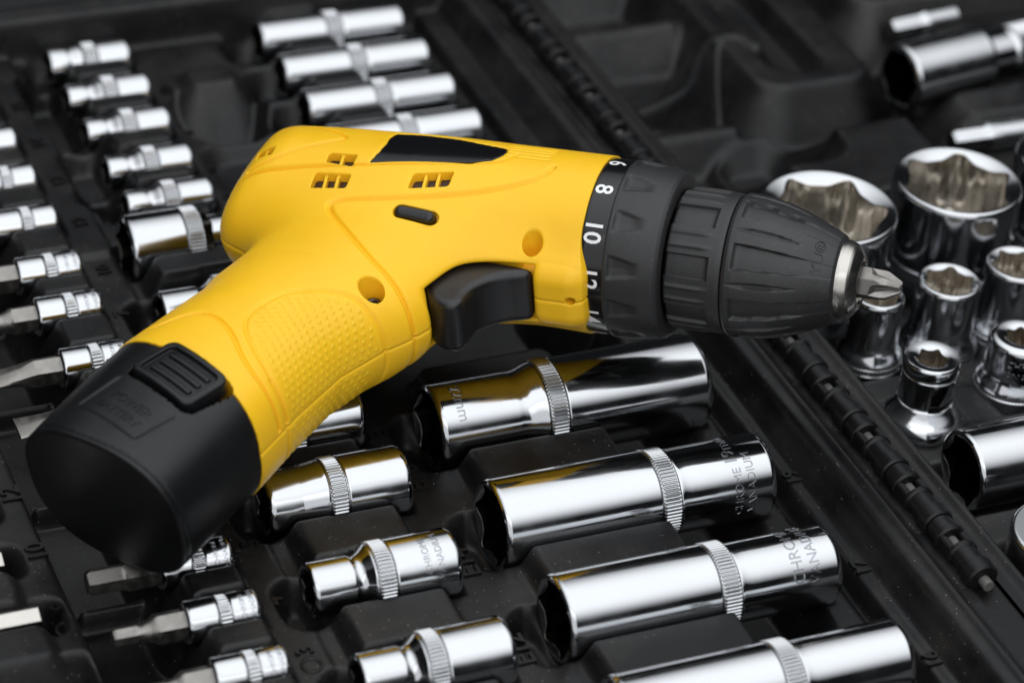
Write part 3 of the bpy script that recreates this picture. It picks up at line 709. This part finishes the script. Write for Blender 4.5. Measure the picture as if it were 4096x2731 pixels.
# ------------------------------------------------------------------ the drill (local u: barrel axis to the tip, v: towards the battery, w: upper side)
P0 = np.array([16.3, -37.1, 51.0])
HEAD, EL, DIP = math.radians(-41.7), math.radians(7.0), math.radians(5.0)
A_ = np.array([math.cos(EL)*math.cos(HEAD), math.cos(EL)*math.sin(HEAD), math.sin(EL)])
H0 = np.array([math.sin(HEAD), -math.cos(HEAD), 0.0])
UP = np.cross(H0, A_); UP *= np.sign(UP[2])
H_ = H0*math.cos(DIP)-UP*math.sin(DIP)
N_ = np.cross(H_, A_)
DB = np.array([-30.0, -30.0, 12.0])
drill = thing('cordless_drill', DB, 'yellow and black cordless drill lying on its side across the open case', 'drill')
def dw(L):
    L = np.asarray(L, float); return P0+L[:, :1]*A_+L[:, 1:2]*H_+L[:, 2:3]*N_-DB
def dn_(L):
    return L[:, :1]*A_+L[:, 1:2]*H_+L[:, 2:3]*N_
def dmesh(name, V, F, n=None, smooth=True):
    F = F[:, ::-1].copy() if isinstance(F, np.ndarray) else [list(q)[::-1] for q in F]
    return mesh(name, dw(V), F, None if n is None else dn_(n), smooth)
lerp = np.interp
def barrel(u, v, w):
    R = lerp(u, [-120, -112, -104, -96, -88, -60, -36, -8], [18.2, 19.8, 20.9, 21.4, 21.8, 22.7, 23.0, 23.5])
    c = lerp(u, [-120, -105, -80, -50], [3.5, 2.6, 1.0, 0])
    d = np.hypot(v-c, w)-R
    d = smax(d, -111.9-u, 8)
    d = smax(d, (-(u+113)*.80+(np.abs(w)-6)*.60), 6); d = smax(d, (-(u+112)*.80+(-v-2)*.60), 5)
    return np.maximum(d, u+9.7)
HV = [15, 46, 58, 70, 87, 116, 138, 175]; HU = [-62, -71, -76, -81, -86, -91.6, -95.6, -102]
def handle_d(u, v, w):
    cu = lerp(v, HV, HU)
    E = lerp(v, [20, 40, 46, 52, 58, 70, 90, 120, 150], [30, 28, 28.2, 27.4, 25.2, 23.6, 24, 23.8, 22.6])
    W = lerp(v, [20, 46, 58, 70, 90, 120, 150], [19, 19, 19.5, 20, 20.8, 20.8, 20.6])
    pw = lerp(v, [60, 100], [2.1, 2.5])
    ex = np.abs(u-cu)*.962/E; wx = np.abs(w)/W
    k = (ex**pw+wx**pw+1e-9)**(1/pw)
    return (k-1)*np.minimum(E, W)
def guard_d(u, v, w):
    hw = lerp(v, [8, 16, 24], [14.0, 12.0, 9.6])
    q = np.stack([np.abs(u+28.5)-21.2, np.abs(v-10.5)-16.6, np.abs(w)-hw], -1)+5
    return np.linalg.norm(np.maximum(q, 0), axis=-1)+np.minimum(q.max(-1), 0)-5
def base_d(p):
    u, v, w = p[:, 0], p[:, 1], p[:, 2]
    hd = smax(handle_d(u, v, w), 8-v, 10)
    d = smin(barrel(u, v, w), hd, 13)
    return smin(d, guard_d(u, v, w), 5)
BN = (-.335, .942)      # joint plane between grip and battery
def joint(u, v): return u*BN[0]+v*BN[1]-118.8
def surf_w(u, v, f=base_d):
    """height of the upper side above (u, v)"""
    u = np.asarray(u, float); v = np.asarray(v, float); a = np.zeros_like(u); b = np.full_like(u, 40.0)
    for _ in range(34):
        m_ = (a+b)/2; s = f(np.stack([u, v, m_], -1)) > 0
        b = np.where(s, m_, b); a = np.where(s, a, m_)
    return (a+b)/2
VENTS = [  # centre u, v, half u, half v, shear, slats
 (-78.2, 8.6, 3.9, 1.75, 0, 1), (-78.6, 16.2, 5.1, 2.3, .02, 2), (-51.9, 12.3, 5.0, 2.5, -.31, 2), (-101.0, 6.6, 2.4, 1.6, 0, 1)]
LABEL = [(-70.2, 9.3)]+[(-70.2+1.2*math.sin(t*math.pi), 9.3-16.8*t) for t in (.2, .4, .6, .8)]+[(-69.0, -8.2), (-62, -9.6), (-52, -9.2), (-44, -7.2), (-37, -6.0), (-36.4, -3.5), (-37.4, -0.5), (-38.8, 1.5), (-44, 3.6), (-56, 6.2)]
CREASE = smooth_line([(-112, 15), (-104.6, 13.9), (-87.6, 11.9), (-69.6, 10.3), (-40.1, 3.0), (-36.0, 1.2), (-33.5, -3)], 2)
TRI = smooth_line([(-93.2, -8.5), (-86, -5), (-79.6, -1.0), (-84, 2.2), (-90.1, 5.2), (-98.2, 10.4), (-104, 12.0)], 2)
PANEL = smooth_line([(-38.5, 54.5), (-45.5, 49.5), (-50.2, 46.5), (-60.6, 40.9), (-77.2, 24.9), (-73.8, 22.4), (-64.4, 21.1), (-54.6, 18.6), (-44.0, 15.0), (-30.5, 9.2), (-24, 5.0), (-22.2, 1.0)], 2)
GRIP = smooth_poly([(-77.5, 79.5), (-75.8, 69.5), (-69.5, 61.0), (-58.5, 55.8), (-52.0, 56.6), (-40, 59.6), (-40, 80), (-46, 96), (-60, 92.4), (-68, 89.0)], 3)
BACKGRIP = smooth_poly([(-100.5, 46), (-97.6, 46), (-101.5, 54), (-107, 64), (-113, 75), (-120, 80), (-112, 60)], 2)
YB2 = smooth_line([(-106.5, 84.5), (-99.5, 84.2), (-92.5, 78.5), (-86.0, 77.4), (-78.5, 82.6), (-71.5, 91.5), (-64.0, 94.5), (-60, 96)], 2)
LC = np.array([-83.5, 102.4]); E1 = np.array([.902, .431]); E2 = np.array([-.431, .902])   # latch frame
def latch_uv(u, v): return (u-LC[0])*E1[0]+(v-LC[1])*E1[1], (u-LC[0])*E2[0]+(v-LC[1])*E2[1]
def rbox(x, y, hx, hy, r):
    qx = np.abs(x)-hx+r; qy = np.abs(y)-hy+r
    return np.hypot(np.maximum(qx, 0), np.maximum(qy, 0))+np.minimum(np.maximum(qx, qy), 0)-r
def shell_d(p):
    u, v, w = p[:, 0], p[:, 1], p[:, 2]
    d0 = base_d(p); d = d0.copy()
    near = np.abs(d0) < 3
    k = near & (w > 1)
    if k.any():
        uu, vv = u[k], v[k]; g = np.zeros(k.sum())
        for pts, wd, dp in ((CREASE, .45, .95), (TRI, .45, .75), (PANEL, .60, .95), (YB2, .5, .8)):
            g += dp*np.exp(-(seg_d(uu, vv, pts)/wd)**2)
        gp = poly_sd(uu, vv, GRIP); g += .5*np.exp(-(gp/.5)**2)
        # slight raised panel in front of the crease and ribs
        for i in range(5):
            vr = -9.2+i*1.85
            g += .30*np.exp(-((vv-vr)/.42)**2)*(1/(1+np.exp(-(uu+36.6+.25*i)*4)))*(1/(1+np.exp((uu+24.0)*4)))
        lb = poly_sd(uu, vv, LABEL); g += .55/(1+np.exp(lb*7))
        d[k] += g
    k = near
    if k.any():
        uu, vv, ww = u[k], v[k], w[k]
        d[k] += .34*np.exp(-(ww/.38)**2)*(vv > 10)            # parting line of the two shell halves
        jj = joint(uu, vv)
        d[k] += .38*np.exp(-((jj+11.5+.02*(uu+85)**2*0)/.5)**2)*np.where(uu > -66, 1, 0)
        fr = (ww > -17) & (ww <= 1.0)
        d[k] += .55*np.exp(-(seg_d(uu, vv, [(-60.6, 40.9), (-50.2, 46.5), (-36, 55.5)])/.6)**2)*fr
        d[k] += .50*np.exp(-(seg_d(uu, vv, [(-54, 56.0), (-36, 60.5)])/.5)**2)*fr
        d[k] += .50*np.exp(-(seg_d(uu, vv, [(-60, 92.4), (-46, 96.5)])/.5)**2)*fr
        bgp = poly_sd(uu, vv, BACKGRIP); d[k] += .34*np.exp(-(bgp/.5)**2)*(ww > 0)
    # screw bores and the small hole in the nose of the housing
    for (cu, cv, r, wb) in ((-22.0, 20.6, 2.6, 6.5), (-54.3, 51.2, 3.2, 8.2)):
        d = smax(d, -np.maximum(np.hypot(u-cu, v-cv)-r, wb-w), .5)
    d = np.maximum(d, -np.maximum(np.hypot(u+10.6, w-.6)-1.25, 21-v))
    d = np.maximum(d, -(np.hypot(w-1.6, v-29.6)-.9)*np.where((u > -10) & (u < -5), 1, -1)) if False else d
    # vents
    for (cu, cv, hu, hv, sh, ns) in VENTS:
        ws = 22.2-.024*cv*cv if cu > -95 else 20.0
        q = rbox(u-cu, v-cv-sh*(u-cu), hu, hv, .7)
        d = smax(d, -np.maximum(q, (ws-9.0)-w), .35)
        for j in range(ns):
            us = cu+((j+1)/(ns+1)-.5)*2*hu
            d = np.minimum(d, np.maximum(np.maximum(np.abs(u-us-.12*(v-cv))-.45, np.abs(v-cv-sh*(u-cu))-hv-.3), np.maximum(d0+.75, ws-9-w)))
    # direction switch slot
    x_ = (u+52.4)+(v-23.2)*.05; y_ = (v-23.2)*.78-(w-18.2)*.62-(u+52.4)*.05; z_ = (v-23.2)*.62+(w-18.2)*.78
    d = smax(d, -np.maximum(np.hypot(np.maximum(np.abs(x_)-3.9, 0), y_)-2.0, -2.5-z_), .4)
    # trigger pocket
    tp = poly_sd(u, v, TRIG)-.35
    d = smax(d, -smax(tp, np.abs(w)-8.3, .6), 2.4)
    # battery joint, with the notch for the latch
    d = np.maximum(d, joint(u, v))
    lx, ly = latch_uv(u, v)
    d = np.maximum(d, -np.maximum(rbox(lx, ly, 11.4, 7.9, 2.6), 9-w))
    return d
TRIG = [(-21.0, 23.5), (-21.0, 26.6), (-23.6, 28.0), (-26.8, 29.2), (-30.0, 31.6), (-32.8, 35.2), (-33.8, 38.8), (-33.6, 41.6), (-34.6, 43.8), (-36.6, 44.8), (-39.8, 44.4), (-42.6, 42.6), (-44.8, 39), (-46.4, 35), (-47.0, 28), (-44, 23.5)]
V, F, n = nets(shell_d, (-120, -27, -26), (-2, 116, 27), .38, slack=1.15)
shell = part('body_shell', dmesh('body_shell', V, F, n), 'yellow', drill)
# inlay
def inlay_d(p): return np.maximum(np.maximum(base_d(p)+.18, -(base_d(p)+1.0)), np.maximum(poly_sd(p[:, 0], p[:, 1], LABEL)+.12, 5-p[:, 2]))
V, F, n = nets(inlay_d, (-74, -13, 12), (-32, 13, 26), .5, slack=1.2)
part('window_inlay', dmesh('window_inlay', V, F, n), 'gloss', drill)
# added dark plates in the vents, standing in for shade of the hollow body
for (cu, cv, hu, hv, sh, ns) in VENTS:
    def vent_shade_d(p, cu=cu, cv=cv, hu=hu, hv=hv, sh=sh):
        b = base_d(p); u, v = p[:, 0], p[:, 1]
        return np.maximum(np.maximum(b+2.3, -(b+3.6)), np.maximum(rbox(u-cu, v-cv-sh*(u-cu), hu+.3, hv+.3, .5), 5-p[:, 2]))
    V, F, n = nets(vent_shade_d, (cu-8, cv-7, 8), (cu+8, cv+7, 24), .4, slack=1.3)
    part('vent_shade', dmesh('vent_shade', V, F, n), 'core', drill)
# trigger
def trig_d(p):
    u, v, w = p[:, 0], p[:, 1], p[:, 2]
    q = poly_sd(u, v, smT)
    return smax(q, np.abs(w)-7.9, 2.6)
smT = smooth_poly(TRIG, 2)
V, F, n = nets(trig_d, (-52, 20, -12), (-16, 56, 12), .45, slack=1.2)
part('trigger', dmesh('trigger', V, F, n), 'trigger', drill)
# direction switch
def dsw_d(p):
    u, v, w = p[:, 0]+52.6, p[:, 1]-23.2, p[:, 2]-18.2
    x = u+v*.05; y = v*.78-w*.62-u*.05; z = v*.62+w*.78
    return smax(np.hypot(np.maximum(np.abs(x)-3.7, 0), y)-1.75, np.maximum(z-1.5, -2.6-z), 1.5)
V, F, n = nets(dsw_d, (-61, 17, 12), (-44, 30, 24), .28, slack=1.2)
part('direction_switch', dmesh('direction_switch', V, F, n), 'trigger', drill)
# grip dots: little domes on the side panel, one part
cand = []
for j in range(40):
    for i in range(60):
        ph = math.radians(8+j*4.3); vv = 40+i*2.3+(j % 2)*1.15-.14*(j-10)*1.0
        cand.append((ph, vv))
cand = np.array(cand)
cu_ = lerp(cand[:, 1], HV, HU); a0 = np.zeros(len(cand)); b0_ = np.full(len(cand), 45.0)
def on_ray(r): return np.stack([cu_+r*np.sin(cand[:, 0]), cand[:, 1], r*np.cos(cand[:, 0])], -1)
for _ in range(34):
    m_ = (a0+b0_)/2; sg = base_d(on_ray(m_)) > 0; b0_ = np.where(sg, m_, b0_); a0 = np.where(sg, a0, m_)
P = on_ray(a0)
ins = np.where(P[:, 2] > 1.0, poly_sd(P[:, 0], P[:, 1], GRIP) < -1.7, (P[:, 1] > 62) & (P[:, 1] < 90) & (np.degrees(cand[:, 0]) < 150))
ins &= ~((np.abs(P[:, 2]) < 1.4))
P = P[ins]
def gradn(P, f=base_d, e=.2):
    G = np.stack([f(P+np.eye(3)[a]*e)-f(P-np.eye(3)[a]*e) for a in range(3)], -1); return G/np.linalg.norm(G, axis=1, keepdims=True)
G = gradn(P)
bp = np.stack([lerp(np.linspace(0, 1, 34), np.linspace(0, 1, 6), np.array([-100.6, -102.2, -105, -108, -111, -113.5])), lerp(np.linspace(0, 1, 34), np.linspace(0, 1, 6), np.array([47.5, 52, 58, 64, 70, 75.])), ], -1)
extra = []
for (bu, bv) in bp:
    for k in range(3):
        extra.append((bu-.2+k*1.25, bv+k*.7))
extra = np.array(extra); ok = handle_d(extra[:, 0], extra[:, 1], np.zeros(len(extra))) < -.5; extra = extra[ok]
we = surf_w(extra[:, 0], extra[:, 1]); Pe = np.stack([extra[:, 0], extra[:, 1], we], -1)
P = np.concatenate([P, Pe]); G = np.concatenate([G, gradn(Pe)])
DV, DF = [], []
for pnt, g in zip(P, G):
    t1 = np.cross(g, [0, 0, 1.0]); t1 = t1/(np.linalg.norm(t1)+1e-9) if np.linalg.norm(t1) > .05 else np.array([1.0, 0, 0]); t2 = np.cross(g, t1)
    b0 = len(DV)
    for r, z in ((.80, -.06), (.60, .06), (.32, .12)):
        for k in range(8):
            a = k*math.pi/4; DV.append(pnt+r*(math.cos(a)*t1+math.sin(a)*t2)+g*z)
    DV.append(pnt+g*.14)
    for rr in range(2):
        for k in range(8): DF.append([b0+rr*8+k, b0+rr*8+(k+1) % 8, b0+(rr+1)*8+(k+1) % 8, b0+(rr+1)*8+k])
    for k in range(8): DF.append([b0+16+k, b0+16+(k+1) % 8, b0+24])
me = mesh('grip_dots', dw(np.array(DV)), DF)
gd = part('grip_dots', me, 'yellow', drill); gd['kind'] = 'stuff'
# screw in the grip bore
V, F = polar([(0, .01), (0, 1.1), (-.7, 1.15), (-.7, 1.0), (.35, 1.2), (.55, 1.6), (.45, 2.1), (-.6, 2.3), (-2, 2.3)], 32, 'z', flip=True)
part('screw', dmesh('screw', V+np.array([-54.3, 51.2, 9.6]), F[:, ::-1]), 'darksteel', drill)
# ---------------- front end, turned parts
def turned(name, rings_fn, us, nseg, material, parent=None):
    th = np.arange(nseg)*2*math.pi/nseg        # angle from w towards v
    V = []
    for s in us:
        u_, r = rings_fn(s, th)
        V.append(np.stack([np.full(nseg, u_), r*np.sin(th), r*np.cos(th)], -1))
    V = np.concatenate(V); F = grid_faces(len(us), nseg, True)
    return part(name, autosmooth(dmesh(name, V, F), 50), material, parent or drill)
def prof_fn(pts, mod=None):
    xs = np.array([p[0] for p in pts], float)
    def fn(s, th):
        # s runs over index space so that vertical faces are allowed
        i = min(int(s), len(pts)-2); t = s-i
        u_ = pts[i][0]*(1-t)+pts[i+1][0]*t; r = pts[i][1]*(1-t)+pts[i+1][1]*t
        rr = np.full(len(th), r)
        if mod is not None: rr = rr-mod(u_, th)
        return u_, np.maximum(rr, .01)
    return fn
def steps(n, per): return [i/per for i in range((n-1)*per+1)]
sstep = lambda x, a, b: (lambda t: t*t*(3-2*t))(np.clip((x-a)/(b-a), 0, 1))
ring = turned('number_ring', prof_fn([(-11.5, 20), (-11.5, 22.6), (-11.0, 22.9), (-3.4, 23.0), (-3.3, 20)]), steps(5, 3), 180, 'ringblk')
for k, (s, a) in enumerate((('4', -44.6), ('6', -14.6), ('8', 15.4), ('10', 45.8), ('12', 76.2), ('14', 106.6), ('16', 137))):
    V, F = text2d(s, 6.4, 0.0, .11); r = 23.05
    ang = math.radians(a)+V[:, 0]/r
    Q = np.stack([-7.05+V[:, 1], r*np.sin(ang), r*np.cos(ang)], -1)
    part('number', mesh('number', dw(Q), [list(q) for q in F], smooth=False), 'white', ring)
def collar_mod(u, th):
    a = (th*180/math.pi+8) % 30-15
    # wedge shaped dents in pairs: a triangular facet that opens towards the body
    t = np.clip((u+2.2)/6.5, 0, 1)
    half = 9.0*(1-.05*t)
    inner = 1-sstep(np.abs(a)-half*0, 7.0-3.5*t, 8.2-3.5*t)
    return 1.05*inner*sstep(u, -2.4, -1.6)*(1-sstep(u, 2.0, 6.5))*(1-.35*np.abs(a)/8)
turned('torque_collar', prof_fn([(-3.5, 20), (-3.5, 22.9), (-3.1, 23.25), (-2, 23.3), (2, 23.1), (6, 22.6), (9.6, 21.9), (10.5, 21.2), (10.8, 20.4), (10.8, 17.6), (8.5, 17.0), (8.5, 10)], collar_mod), steps(12, 5), 360, 'rubber')
def rear_mod(u, th):
    d = th*180/math.pi
    a = (d+6) % 45-22.5
    pan = (1-sstep(np.abs(a), 9.6, 10.4))*(1-sstep(u, 22.2, 23.0))
    tiny = np.exp(-((np.abs(a)-17.0)/1.6)**2)*(1-sstep(u, 20, 24.0))
    return 1.0*pan-.5*tiny*sstep(u, 11.4, 12)
turned('chuck_rear_sleeve', prof_fn([(9, 10), (11.3, 12), (11.3, 17.6), (11.8, 18.2), (14, 18.35), (18, 18.4), (22, 18.4), (25.0, 18.3), (26.0, 18.1), (26.25, 17.2)], rear_mod), steps(10, 6), 480, 'rubber')
def front_mod(u, th):
    d = th*180/math.pi
    t = np.clip((u-28)/20.0, 0, 1)
    a = (d+20) % 45-22.5
    half = 10.6-2.2*t
    pan = (1-sstep(np.abs(a), half-.5, half+.4))*sstep(u, 28.4, 29.6)*(1-.9*sstep(u, 40, 49))
    b = (d+20+22.5) % 45-22.5
    lens = np.clip(1-((u-36.0)/9.0)**2, 0, 1)*2.6
    sl = (1-sstep(np.abs(b), lens*.5, lens+.4))*np.clip(1-((u-36.5)/9.5)**2, 0, 1)
    return 1.3*pan+.9*sl
turned('chuck_front_sleeve', prof_fn([(26.3, 17.2), (26.5, 18.2), (27.4, 18.7), (29, 18.8), (33, 18.5), (38, 17.6), (42, 16.4), (46, 14.9), (49.0, 13.5), (51.6, 12.4), (53.4, 11.5), (54.0, 10.6), (54.0, 8.5)], front_mod), steps(13, 7), 480, 'rubber')
turned('chuck_nose', prof_fn([(53.0, 10.3), (55.2, 10.3), (56.8, 9.7), (57.4, 9.2), (58.9, 7.2), (59.2, 6.6), (59.1, 5.9), (58.4, 5.4), (50, 5.2), (50, .1)]), steps(10, 4), 96, 'nickel')
for k in range(3):
    a = math.radians(35+120*k)
    v, f = bevel_box(50, 58.0, -1.3, 1.3, 3.75, 4.9, .3)
    Q = np.stack([v[:, 0], v[:, 1]*math.cos(a)+v[:, 2]*math.sin(a), -v[:, 1]*math.sin(a)+v[:, 2]*math.cos(a)], -1)
    part('jaw', mesh('jaw', dw(Q), f, smooth=False), 'darksteel', drill)
# embossed maker lettering round the chuck tip
V, F = text2d('YIN YU\u00ae', 3.6, .12)
ang = math.radians(50)-V[:, 0]/12.4*1.15; um = 49.8-V[:, 1]; r = np.interp(um, [46, 49, 51.6], [14.9, 13.5, 12.4])+.12+V[:, 2]
part('lettering', mesh('lettering', dw(np.stack([um, r*np.sin(ang), r*np.cos(ang)], -1)), F, smooth=False), 'rubber', drill)
# ---------------- battery
FN = np.array([-.25, .968]); FO = 148.8
def bat_d(p):
    u, v, w = p[:, 0], p[:, 1], p[:, 2]
    d = handle_d(u, v, w)+.25
    end = u*FN[0]+v*FN[1]-.10*w-FO
    d = smax(d, end, 1.0)
    d = np.maximum(d, -(joint(u, v)-.15))
    lx, ly = latch_uv(u, v)
    d = np.maximum(d, -np.maximum(rbox(lx, ly, 11.2, 7.8, 2.5), 12-w))
    # shallow name plate
    px = lx+.6; py = ly-16.0
    d = d+np.where(w > 5, .3/(1+np.exp(rbox(px, py, 10.5, 6.6, 1.0)*6)), 0)
    # recessed line round the end cap
    d = d+.35*np.exp(-((end+1.9)/.4)**2)
    return d
V, F, n = nets(bat_d, (-135, 74, -26), (-56, 166, 27), .5, slack=1.2)
bat = part('battery', dmesh('battery', V, F, n), 'black', drill)
lw = float(surf_w(np.array([LC[0]]), np.array([LC[1]]), lambda p: handle_d(p[:, 0], p[:, 1], p[:, 2]))[0])
gl = gradn(np.array([[LC[0], LC[1], lw]]), lambda p: handle_d(p[:, 0], p[:, 1], p[:, 2]))[0]
e3 = gl; e1 = np.array([E1[0], E1[1], 0]); e1 = e1-e3*(e1@e3); e1 /= np.linalg.norm(e1); e2 = np.cross(e3, e1); e2 = e2 if e2[1] > 0 else -e2
LO = np.array([LC[0], LC[1], lw])
def latch_d(p):
    q = p-LO; x, y, z = q@e1, q@e2, q@e3
    curve = .018*x*x*.5
    d = smax(rbox(x, y, 10.6, 7.1, 2.8), np.maximum(z-1.5+curve, -4-z), .9)
    d = smax(d, -smax(rbox(x, y, 8.6, 5.3, 1.6), .2-z-curve, .4), .4)
    for k in range(3):
        d = smin(d, smax(rbox(x-.3, y-(k-1)*3.0, 7.0, .75, .5), z-1.05+curve, .5), .3)
    return d
V, F, n = nets(latch_d, LO-np.array([15, 14, 9]), LO+np.array([15, 14, 9]), .34, slack=1.3)
part('latch_button', dmesh('latch_button', V, F, n), 'black', bat)
for i, tx in enumerate(('POWER', 'BATTERY')):
    V, F = text2d(tx, 3.9 if i == 0 else 3.5, .12)
    lx = V[:, 0]-.5; ly = 14.6+i*4.2-V[:, 1]
    uu = LC[0]+lx*E1[0]+ly*E2[0]; vv = LC[1]+lx*E1[1]+ly*E2[1]
    ww = surf_w(uu, vv, bat_d)
    Q = np.stack([uu, vv, ww+.05+V[:, 2]], -1)
    part('lettering', mesh('lettering', dw(Q), F, smooth=False), 'black', bat)
# ---------------- screwdriver bit held in the chuck
TP = P0+A_*50
sb = thing('screwdriver_bit', TP, 'grey steel cross-head screwdriver bit clamped in the drill chuck', 'bit')
nseg = 192; th = np.arange(nseg)*2*math.pi/nseg
hexr = 4.25*math.cos(math.pi/6)/np.cos(((th+.35) % (math.pi/3))-math.pi/6)
V = []
us = [50]+list(np.linspace(57.0, 61.2, 4))+list(np.linspace(61.6, 69.2, 40))+[69.5, 69.5]
for i, u_ in enumerate(us):
    t = np.clip((u_-61.2)/8.0, 0, 1)
    cone = np.interp(u_, [50, 61.2, 63.5, 66, 69.2, 69.5], [4.4, 4.4, 4.15, 3.5, 1.7, 1.4])
    r = np.minimum(hexr, cone)
    a = np.abs(((th+.9) % (math.pi/2))-math.pi/4)          # distance from the blade, 0 in the flute
    core = np.interp(u_, [61.2, 63, 69.5], [4.2, 2.7, .8])
    fl = np.clip(core/np.maximum(np.cos(a), .3)*1.0, .5, 9)+np.maximum(a-.30, 0)*6.0
    if u_ > 61.2: r = np.minimum(r, fl)
    if i == len(us)-1: r = np.full(nseg, .01)
    V.append(np.stack([np.full(nseg, u_), r*np.sin(th), r*np.cos(th)], -1))
V = np.concatenate(V); F = grid_faces(len(us), nseg, True)
part('bit_body', autosmooth(mesh('bit_body', dw(V)+DB-TP, F[:, ::-1].copy()), 30), 'steel', sb)
